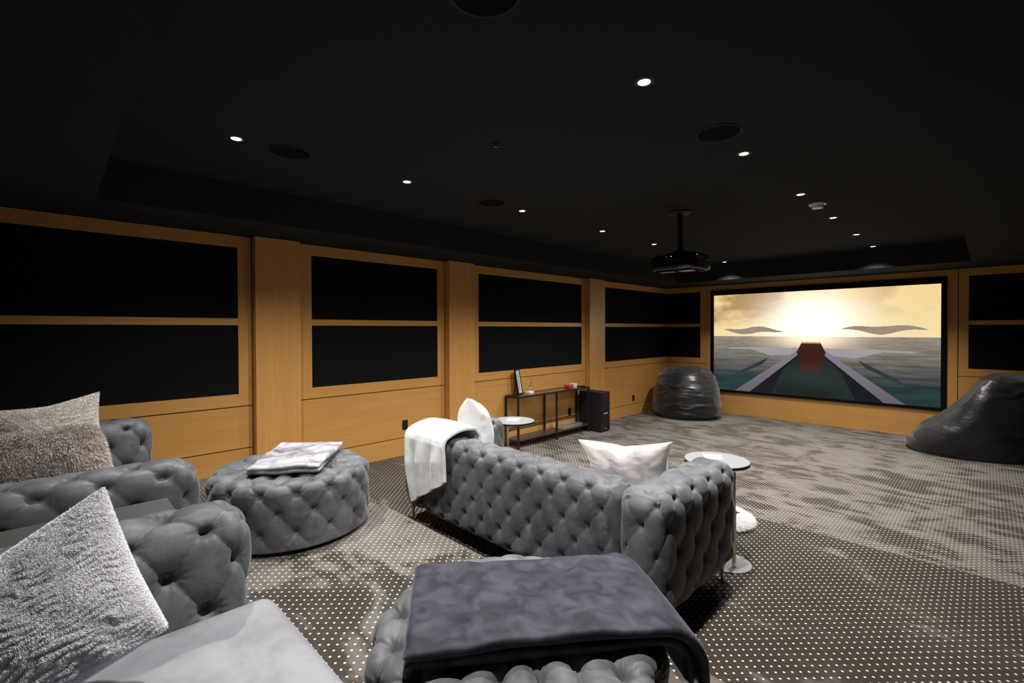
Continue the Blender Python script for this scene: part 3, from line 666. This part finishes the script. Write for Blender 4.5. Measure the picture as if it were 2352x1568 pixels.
def cushion(name, TL, TR, BR, BL, thick, mat_, label, res=56, pinch=.06, wr=.006, seed=0, fur=None, par=None, zmin=None, piping=None, dent=None, pt=None, rc=0, nrm_hint=None):
    TL, TR, BR, BL = [np.array(q, float) for q in (TL, TR, BR, BL)]
    s, t_ = np.meshgrid(np.linspace(-1, 1, res), np.linspace(-1, 1, res), indexing='ij')
    s2 = s*(1-pinch*(1-t_**2)*0-0)-np.sign(s)*0; 
    sp = s*(1-pinch*(1-np.abs(t_)**2.0)*1.0); tp = t_*(1-(pinch if pt is None else pt)*(1-np.abs(s)**1.2)*1.0)
    sp = sp*(1-rc*s**2*t_**2); tp = tp*(1-rc*s**2*t_**2)
    a, b = (sp+1)/2, (tp+1)/2
    B = (BL*((1-a)*(1-b))[..., None]+BR*(a*(1-b))[..., None]+TR*(a*b)[..., None]+TL*((1-a)*b)[..., None])
    nn = np.cross(TR-BL, TL-BR); nn /= np.linalg.norm(nn)
    if nrm_hint is not None and nn@np.array(nrm_hint) < 0: nn = -nn
    prof = ((1-s**2)*(1-t_**2))**.42
    seam = np.minimum(1-abs(s), 1-abs(t_))
    Vs = []
    for side in (1, -1):
        w_ = fbm(np.stack([s*2.2+seed, t_*2.2, np.full_like(s, side*5.0)], -1), 4, seed)*wr
        rad = np.arctan2(t_, s); w_ += wr*.7*np.sin(rad*14+seed+side)*np.exp(-((np.maximum(abs(s), abs(t_))-.85)/.15)**2)
        hgt = thick/2*prof+w_*prof**.5
        if fur is not None and fur[4]: hgt = hgt+fur[4]*ridges(s, t_, seed)*prof**.3
        if dent is not None and side == 1: hgt = hgt-dent(s, t_)*prof
        Vs.append(B+side*nn*hgt[..., None])
    V = np.concatenate([q.reshape(-1, 3) for q in Vs])
    if zmin is not None: V[:, 2] = np.where(V[:, 2] < zmin, zmin+(V[:, 2]-zmin)*.02+.0005, V[:, 2])
    i = (np.arange(res-1)[:, None]*res+np.arange(res-1)[None]).ravel(); Q1 = np.stack([i, i+res, i+res+1, i+1], -1); Q2 = Q1[:, ::-1]+res*res
    # make sure the first side's winding points along +nn
    fn = np.cross(V[Q1[len(Q1)//2][1]]-V[Q1[len(Q1)//2][0]], V[Q1[len(Q1)//2][2]]-V[Q1[len(Q1)//2][0]])
    if fn@nn < 0: Q1, Q2 = Q1[:, ::-1], Q2[:, ::-1]
    Fq = np.concatenate([Q1, Q2])
    if fur is None:
        o = meshobj(name, V, Fq, mat_, par, True)
    else:
        n, ln, wd, lean_dir, ridge = fur; rg = np.random.default_rng(seed+11)
        # ridged skin
        A = V[Fq[:, 0]]; Bv = V[Fq[:, 1]]; C = V[Fq[:, 2]]; Dv = V[Fq[:, 3]]; N1 = np.cross(C-A, Dv-Bv); area = np.linalg.norm(N1, axis=1); N1 /= area[:, None]+1e-12
        pick = rg.choice(len(Fq), n, p=area/area.sum()); u_, v_ = rg.random((n, 1)), rg.random((n, 1))
        P = (A[pick]*(1-u_)+Bv[pick]*u_)*(1-v_)+(Dv[pick]*(1-u_)+C[pick]*u_)*v_; Np = N1[pick]
        T = np.array(lean_dir, float); T = T/np.linalg.norm(T); T = np.broadcast_to(T, P.shape)+.9*np.stack([vnoise(P*6+q*9.1, 40+q) for q in range(3)], -1)
        L_ = ln
        V1, q4, q3 = strands(P, Np, T, 2, L_, wd, .25, rg, .6)
        Fl = Fq.tolist()+(q4+len(V)).tolist()+(q3+len(V)).tolist()
        o = meshobj(name, np.concatenate([V, V1]), Fl, mat_, par, True)
    if label: tag(o, label, 'cushion')
    return o
TOPB = 2*ST+.437
cushion('fur_cushion', (3.335, -.29, 1.06), (3.385, .092, 1.305), (3.50, .205, .945), (3.46, -.13, .80), .15, M_FURG, 'large silver-grey faux fur cushion standing on the foreground loveseat',
        210, .05, .006, 3, fur=(330000, .0062, .0015, (.25, .5, -.6), .0042), zmin=TOPB+.008, nrm_hint=(1, .1, .3))
cushion('fur_cushion', (1.06, -.27, 1.255), (1.075, .21, 1.325), (1.15, .285, .82), (1.15, -.27, .83), .13, M_FURB, 'pale beige fur cushion leaning on the far arm of the left loveseat',
        150, .15, .005, 5, fur=(110000, .008, .0020, (.2, .3, -.8), .004), zmin=2*ST+.455, nrm_hint=(1, 0, 0))
cushion('fur_cushion', (1.38, -.33, 1.15), (1.42, .20, 1.19), (1.50, .26, .83), (1.50, -.29, .83), .22, M_FURB_SHADED, 'shade-darkened beige shaggy fur cushion in front of the pale one on the left loveseat',
        110, .05, .010, 8, rc=.14, fur=(70000, .022, .0026, (.3, .3, -.7), .006), zmin=2*ST+.455, nrm_hint=(1, 0, 0))
cushion('throw_pillow', (1.78, 2.63, 1.06), (2.065, 2.36, 1.165), (2.19, 2.38, .645), (1.93, 2.66, .645), .29, M_PILW, 'white velvet pillow standing on its end in the left corner of the sofa',
        48, .07, .006, 12, nrm_hint=(1, 1, 0), zmin=ST+.455)
cushion('throw_pillow', (2.90, 2.70, .915), (3.665, 2.62, 1.04), (3.60, 2.72, .65), (2.98, 2.80, .65), .17, M_PILC, 'cream velvet pillow with a flanged edge at the right end of the sofa',
        60, .10, .005, 15, nrm_hint=(0, -1, 0), zmin=ST+.455, pt=.30, dent=lambda s, t_: -.014*np.sin(s*9+2*t_))
# ------------------------------------------------------------------ white throw over the sofa
def throw():
    nu, nv = 46, 90; g = np.linspace(0, 1, nu); a = np.linspace(0, 1, nv)
    yb, zt = 1.972, ST+.735+.016; path = []
    V = np.zeros((nu, nv, 3))
    for i, s in enumerate(g):
        xt = 1.80+.50*s; zend = .415+.235*s
        top_l = .30; fall = (zt-.03)-zend; tot = top_l+.05+fall
        for j, q in enumerate(a):
            d = q*tot
            if d < .07: y = yb+.05+top_l-.07+.03*math.sin(d/.07*1.57); z = zt-.02-(.07-d)*1.2; x = xt
            elif d < top_l: y = yb+.05+(top_l-d); z = zt+.045*math.sin(math.pi*min(1, (top_l-d)/top_l*.9+.05))*(1-.5*abs(s-.4)); x = xt
            elif d < top_l+.06:
                b = (d-top_l)/.06*math.pi/2; y = yb+.05-.05*math.sin(b)*1.0; z = zt-.05*(1-math.cos(b)); x = xt
            else:
                e = d-top_l-.06; y = yb-.004; z = zt-.05-e; k = e/max(fall, .01); x = xt+(.12*(1-s)+.035*s)*k
                y -= (.016+.015*math.sin(s*17+2.2*k+.6*math.sin(s*6)))*min(1, k*2.5)
            V[i, j] = (x, y, z)
    V[..., 2] += .004*fbm(V*9, 3, 21)
    idx = np.arange(nu)[:, None]*nv+np.arange(nv)[None]; Fq = np.stack([idx[:-1, :-1], idx[1:, :-1], idx[1:, 1:], idx[:-1, 1:]], -1).reshape(-1, 4)
    o = meshobj('throw_blanket', V.reshape(-1, 3), Fq, M_PLUSHW, None, True)
    md = o.modifiers.new('thick', 'SOLIDIFY'); md.thickness = .026; md.offset = 1 if False else -1
    sb = o.modifiers.new('soft', 'SUBSURF'); sb.levels = 1; sb.render_levels = 1
    tag(o, 'soft white throw blanket draped over the left end of the sofa back', 'blanket')
throw()
# ------------------------------------------------------------------ side tables
def side_table(cx, cy, px, py, bx, by, label, papl):
    z = ST; t = empty('side_table', (cx, cy, z), label, 'table', 'round side tables at the ends of the sofa')
    M_TOP = bpy.data.materials.get('grey_table_top') or mat('grey_table_top', (.27, .28, .29), .38)
    autosmooth(MB().lathe((cx, cy, 0), [(.205, z+.622), (.206, z+.632)], 64).build('table_top', M_TOP, t), 30)
    autosmooth(MB().lathe((cx, cy, 0), [(.204, z+.612), (.2085, z+.613), (.2085, z+.630), (.206, z+.630), (.206, z+.6215), (.204, z+.6215)], 64, True, False).build('rim', M_BLACK, t), 30)
    autosmooth(MB().lathe((px, py, 0), [(.0135, z+.008), (.0135, z+.36), (.011, z+.362), (.011, z+.612)], 20).build('pole', M_CHROME, t), 30)
    autosmooth(MB().lathe((px, py, 0), [(.0135, z+.35), (.019, z+.352), (.019, z+.372), (.0135, z+.374)], 20).build('collar', M_CHROME, t), 30)
    MB().tube([(px+.018, py, z+.362), (px+.034, py+.004, z+.362)], .004, 8).build('knob', M_CHROME, t, True)
    autosmooth(MB().lathe((bx, by, z), [(.140, 0), (.140, .006), (.136, .009)], 56).build('base', M_TOP, t), 30)
    a = .5
    c_, s_ = math.cos(a), math.sin(a); qx, qy = papl[:2]; h = papl[2]/2; V = []
    for zz in (z+.633, z+.633+.010):
        for ux, uy in ((-h, -h), (h, -h), (h, h), (-h, h)): V.append((qx+ux*c_-uy*s_, qy+ux*s_+uy*c_, zz))
    p = meshobj('notepad', V, [(0, 3, 2, 1), (4, 5, 6, 7), (0, 1, 5, 4), (1, 2, 6, 5), (2, 3, 7, 6), (3, 0, 4, 7)], M_WHITE); tag(p, papl[3], 'notepad')
side_table(3.675, 3.235, 3.845, 3.085, 3.795, 3.125, 'round grey side table on a steel pole by the right end of the sofa', (3.645, 3.25, .12, 'white notepad on the side table at the right end of the sofa'))
side_table(1.70, 3.235, 1.80, 3.04+.02, 1.76, 3.10, 'round pale side table on a steel pole beyond the left end of the sofa', (1.70, 3.235, .12, 'white notepad on the side table beyond the left end of the sofa'))
# ------------------------------------------------------------------ console table between the loveseats
autosmooth_t = tag(MB().box(2.50, 2.88, -.40, .35, 2*ST, .99, .004).build('console_block', mat('charcoal_laminate', (.055, .057, .052), .45)), 'plain charcoal box console wedged between the two loveseats', 'console')
# ------------------------------------------------------------------ white fur pad
def fur_pad():
    cx, cy, z, R, H = 3.455, 3.785, ST, .255, .05; n, m = 40, 12; V = []; rg = np.random.default_rng(5)
    for j in range(m):
        r = R*(1-j/m); zz = z+.004+H*math.sqrt(max(0, 1-(r/R)**2))
        for i in range(n): a = 2*math.pi*i/n; V.append((cx+r*math.cos(a), cy+r*math.sin(a), zz))
    V.append((cx, cy, z+H+.004)); V = np.array(V)
    Fl = [(j*n+i, j*n+(i+1) % n, (j+1)*n+(i+1) % n, (j+1)*n+i) for j in range(m-1) for i in range(n)]+[((m-1)*n+i, (m-1)*n+(i+1) % n, m*n) for i in range(n)]+[tuple(range(n))[::-1]]
    k = 42000; r = R*np.sqrt(rg.random(k)); a = rg.random(k)*2*math.pi; P = np.stack([cx+r*np.cos(a), cy+r*np.sin(a), z+.004+H*np.sqrt(1-(r/R)**2)], -1)
    Nn = np.stack([np.cos(a)*r/R, np.sin(a)*r/R, np.full(k, .7)], -1); Nn /= np.linalg.norm(Nn, axis=1, keepdims=True); T = np.stack([np.cos(a), np.sin(a), np.full(k, -.25)], -1)
    V1, q4, q3 = strands(P, Nn, T, 2, .045, .0022, .25, rg, .6); V1[:, 2] = np.maximum(V1[:, 2], z+.002)
    o = meshobj('fur_floor_pad', np.concatenate([V, V1]), Fl+(q4+len(V)).tolist()+(q3+len(V)).tolist(), M_FURW, None, True); tag(o, 'fluffy white fur pad on the carpet behind the right side table pole', 'rug')
fur_pad()
# ------------------------------------------------------------------ bean bags
def beanbag(name, fn, label, seed, n=150, m=110):
    th = np.linspace(0, 2*math.pi, n, endpoint=False); ph = np.linspace(0, 1, m); Pg, Tg = np.meshgrid(ph, th, indexing='ij')
    V = fn(Pg, Tg); dV = np.gradient(V, axis=0); dT = np.roll(V, -1, 1)-np.roll(V, 1, 1); nn = np.cross(dT, dV); nn /= np.linalg.norm(nn, axis=-1, keepdims=True)+1e-9
    w_ = fbm(V*np.array([2.6, 2.6, 9.0])+seed, 4, seed); w2 = 1-np.abs(vnoise(V*np.array([4, 4, 16.])+seed*2.3, seed+3)); w3 = fbm(V*2.0, 2, seed+9)
    w4 = 1-np.abs(fbm(V*np.array([2.2, 2.2, 5.5])+seed*1.7, 2, seed+14)); D = .005*w_+.007*(w2**4-.3)+.022*w3+.016*(w4**6-.2)
    D *= np.clip(V[..., 2]/.08, 0, 1); V = V+nn*D[..., None]; V[..., 2] = np.maximum(V[..., 2], 0)
    idx = np.arange(m-1)[:, None]*n+np.arange(n)[None]; jn = np.arange(m-1)[:, None]*n+(np.arange(n)[None]+1) % n
    Fq = np.stack([idx, jn, jn+n, idx+n], -1).reshape(-1, 4).tolist()+[tuple(range(n))[::-1], tuple(range((m-1)*n, m*n))]
    o = meshobj('bean_bag', V.reshape(-1, 3), Fq, M_BAG, None, True); tag(o, label, 'bean bag'); return o
def bagL(P, T):
    z = .96*np.sin(P*math.pi/2)**1.15; r = np.where(P < .12, .50+.14*np.sin(P/.12*math.pi/2), .64*np.clip(1-((P-.12)/.88)**2.35, 0, 1)**.62)
    ex = .16*np.clip(z/.95, 0, 1)**1.0; ce, se = np.cos(T), np.sin(T)
    return np.stack([.80+r*ce*1.0-.06*z, 8.92+r*se*.93+ex*.9, z], -1)
beanbag('bean_bag', bagL, 'black bean bag slumped in the corner left of the screen', 3)
def bagR(P, T):
    ce, se = np.cos(T), np.sin(T); ce = np.sign(ce)*np.abs(ce)**.8; se = np.sign(se)*np.abs(se)**.9
    r = np.where(P < .16, .90+.10*np.sin(P/.16*math.pi/2), 1-np.clip((P-.16)/.84, 0, 1)); q = np.where(P < .16, .34*P/.16, 0)
    x = 4.80+r*ce*.675; y = 8.96+r*se*.60+.10*np.clip(x-4.7, -1, 1)
    Hx = np.interp(x, [4.1, 4.2, 4.3, 4.6, 4.75, 4.92, 5.1, 5.3, 5.5], [.22, .31, .40, .62, .80, 1.0, 1.09, 1.12, 1.10])
    z = np.where(P < .16, q*Hx, Hx*(.34+.66*np.sqrt(np.clip(1-r**(2.6+4.5*np.clip((x-4.7)/.3, 0, 1)), 0, 1))))
    return np.stack([x, y, z], -1)
beanbag('bean_bag', bagR, 'black bean bag lounger sloping up at the right of the screen', 11)
# ------------------------------------------------------------------ console shelf, things on it
CX0, CX1, CY0, CY1, CH = .022, .300, 4.72, 6.425, .75
t = empty('glass_console', ((CX0+CX1)/2, (CY0+CY1)/2, 0), 'long black metal console with glass top and open lower shelf against the left wall', 'console table')
b = .026
for x in (CX0, CX1-b):
    for y in (CY0, 5.57, CY1-b): MB().box(x, x+b, y, y+b, 0, CH-b+.001).build('leg', M_BLACK, t)
fm = MB().box(CX0, CX1, CY0, CY0+b, CH-b, CH).box(CX0, CX1, CY1-b, CY1, CH-b, CH).box(CX0, CX0+b, CY0+b, CY1-b, CH-b, CH).box(CX1-b, CX1, CY0+b, CY1-b, CH-b, CH); fm.build('top_frame', M_BLACK, t)
MB().box(CX0+b, CX1-b, CY0+b, CY1-b, CH-.008, CH-.002).build('glass_top', M_GLASS, t)
MB().box(CX0+b*.5, CX1-b*.3, CY0+.004, CY1-.004, .105, .125, .001).build('lower_shelf', mat('dark_shelf', (.045, .042, .038), .3), t)
MB().box(CX0, CX0+.008, CY0+b, CY1-b, .24, .258).build('rear_rail', M_BLACK, t)
# framed picture, leaning, facing along the console
t = empty('picture_frame', (.09, 4.97, CH), 'black picture frame with white mat leaning upright on the left end of the console', 'picture frame')
def leanbox(x0, x1, y0, y1, z0, z1, py=.0, lean=.22, yaw=.5, org=(.10, 4.97, CH+.003)):
    V = []
    for x in (x0, x1):
        for y in (y0, y1):
            for z in (z0, z1):
                X, Y, Z = x, y*math.cos(lean)-z*math.sin(lean), z*math.cos(lean)+y*math.sin(lean)
                V.append((org[0]+X*math.cos(yaw)-Y*math.sin(yaw), org[1]+X*math.sin(yaw)+Y*math.cos(yaw), org[2]+Z))
    return V, [(0, 1, 3, 2), (4, 6, 7, 5), (0, 4, 5, 1), (2, 3, 7, 6), (0, 2, 6, 4), (1, 5, 7, 3)]
PWF, PHF = .085, .37
yaw = math.radians(-63)
fr = MB()
for a in ((-PWF-.012, -PWF, -.012, .012, 0, PHF), (PWF, PWF+.012, -.012, .012, 0, PHF), (-PWF, PWF, -.012, .012, 0, .014), (-PWF, PWF, -.012, .012, PHF-.014, PHF)): fr.add(*leanbox(*a, lean=.17, yaw=yaw))
fr.build('frame', M_BLACK, t)
V, Fc = leanbox(-PWF, PWF, -.006, .003, .014, PHF-.014, lean=.17, yaw=yaw); meshobj('mat_board', V, Fc, mat('mat_board', (.72, .70, .68), .5), t)
dr = MB()
for q in range(9):
    z = .06+q*.027; x = .012*math.sin(q*1.7)
    for yy in (-.0068, .0033): dr.add(*leanbox(x-.010-.004*(q % 3), x+.012+.006*(q % 2), yy, yy+.0006, z, z+.016, lean=.17, yaw=yaw))
dr.build('drawing', mat('ink', (.06, .055, .06), .6), t)
V, Fc = leanbox(-.02, .02, -.10, -.094, 0, .20, lean=-.14, yaw=yaw); meshobj('easel_back', V, Fc, M_BLACK, t)
# gold figurine
t = empty('hand_figurine', (.14, 5.13, CH), 'small gold figurine on a white block standing on the console', 'figurine')
autosmooth(MB().box(.095, .185, 5.075, 5.175, CH, CH+.032, .002).build('block', M_WHITE, t), 30)
fg = MB(); bx, by, bz = .14, 5.125, CH+.03
fg.tube([(bx, by, bz), (bx+.004, by, bz+.03), (bx, by+.004, bz+.06)], [.011, .010, .014], 10)
fg.tube([(bx, by+.01, bz+.055), (bx+.004, by+.022, bz+.10), (bx+.004, by+.030, bz+.15), (bx+.002, by+.036, bz+.185)], [.009, .008, .007, .005], 8)
for q, (dy, hh) in enumerate(((-.018, .085), (-.008, .098), (.002, .10))): fg.tube([(bx, by+dy*.5, bz+.05), (bx+.016, by+dy, bz+hh-.01), (bx+.020, by+dy-.002, bz+hh-.025), (bx+.010, by+dy, bz+hh-.04)], [.009, .0078, .007, .005], 8)
fg.tube([(bx, by-.01, bz+.05), (bx+.008, by-.028, bz+.075), (bx+.012, by-.026, bz+.10)], [.008, .007, .005], 8)
fg.build('figure', M_GOLD, t, True)
# red box, white box, black tablet
def gift(name, x0, x1, y0, y1, z0, z1, m_, lidm, label, cat):
    t = empty(name, ((x0+x1)/2, (y0+y1)/2, z0), label, cat); hz = z0+(z1-z0)*.62
    autosmooth(MB().box(x0+.002, x1-.002, y0+.002, y1-.002, z0, hz, .001).build('base', m_, t), 30); autosmooth(MB().box(x0, x1, y0, y1, hz-.004, z1, .0015).build('lid', lidm, t), 30)
gift('red_box', .08, .19, 6.02, 6.13, CH, CH+.048, M_RED, mat('red_lid', (.62, .09, .07), .45), 'small red box near the right end of the console', 'box')
gift('white_box', .06, .16, 6.165, 6.265, CH, CH+.058, M_WHITE, M_WHITE, 'small white box behind the red one on the console', 'box')
tag(autosmooth(MB().box(.05, .22, 6.29, 6.405, CH, CH+.014, .003).build('black_tablet', M_GLOSS), 30), 'flat black tablet lying on the right end of the console', 'tablet')
# acrylic tray
t = empty('acrylic_tray', (.17, 6.0, .125), 'clear acrylic tray on the lower shelf of the console', 'tray')
tx0, tx1, ty0, ty1, tz = .05, .285, 5.74, 6.24, .1255
MB().box(tx0, tx1, ty0, ty1, tz, tz+.006).build('tray_base', M_ACRYL, t)
w_ = MB(); q = .006
w_.box(tx0, tx1, ty0, ty0+q, tz+.006, tz+.055).box(tx0, tx1, ty1-q, ty1, tz+.006, tz+.055).box(tx0, tx0+q, ty0+q, ty1-q, tz+.006, tz+.055).box(tx1-q, tx1, ty0+q, ty1-q, tz+.006, tz+.055); w_.build('tray_walls', M_ACRYL, t)
# tower
t = empty('tower_appliance', (.28, 6.58, 0), 'tall black gloss-fronted tower with a small blue light beside the console', 'appliance')
autosmooth(MB().box(.05, .500, 6.455, 6.705, .012, .665, .006).build('body', M_MATTE, t), 30)
autosmooth(MB().box(.498, .512, 6.458, 6.702, .03, .66, .004).build('front_panel', M_GLOSS, t), 30)
MB().box(.5115, .5135, 6.53, 6.57, .306, .314).box(.5115, .5135, 6.59, 6.63, .308, .316).build('indicator_light', M_LEDW, t)
MB().box(.5115, .5130, 6.56, 6.60, .055, .061).build('badge', M_WPLAS, t)
MB().box(.07, .09, 6.47, 6.69, 0, .013).box(.46, .49, 6.47, 6.69, 0, .013).build('foot', M_MATTE, t)
# outlets on the left wall
def outlet(y, z, label):
    t = empty('wall_outlet', (0, y, z), label, 'outlet', 'black wall outlets')
    autosmooth(MB().box(.0, .006, y-.037, y+.037, z-.058, z+.058, .0015).build('cover_plate', M_MATTE, t), 30)
    MB().box(.0055, .0075, y-.017, y+.017, z-.036, z+.036).build('socket', M_GLOSS, t)
outlet(3.06, .555, 'black wall outlet on the wood panel left of the sofa'); outlet(6.26, .315, 'black wall outlet behind the console'); outlet(8.30, .335, 'black wall outlet left of the bean bag in the corner')
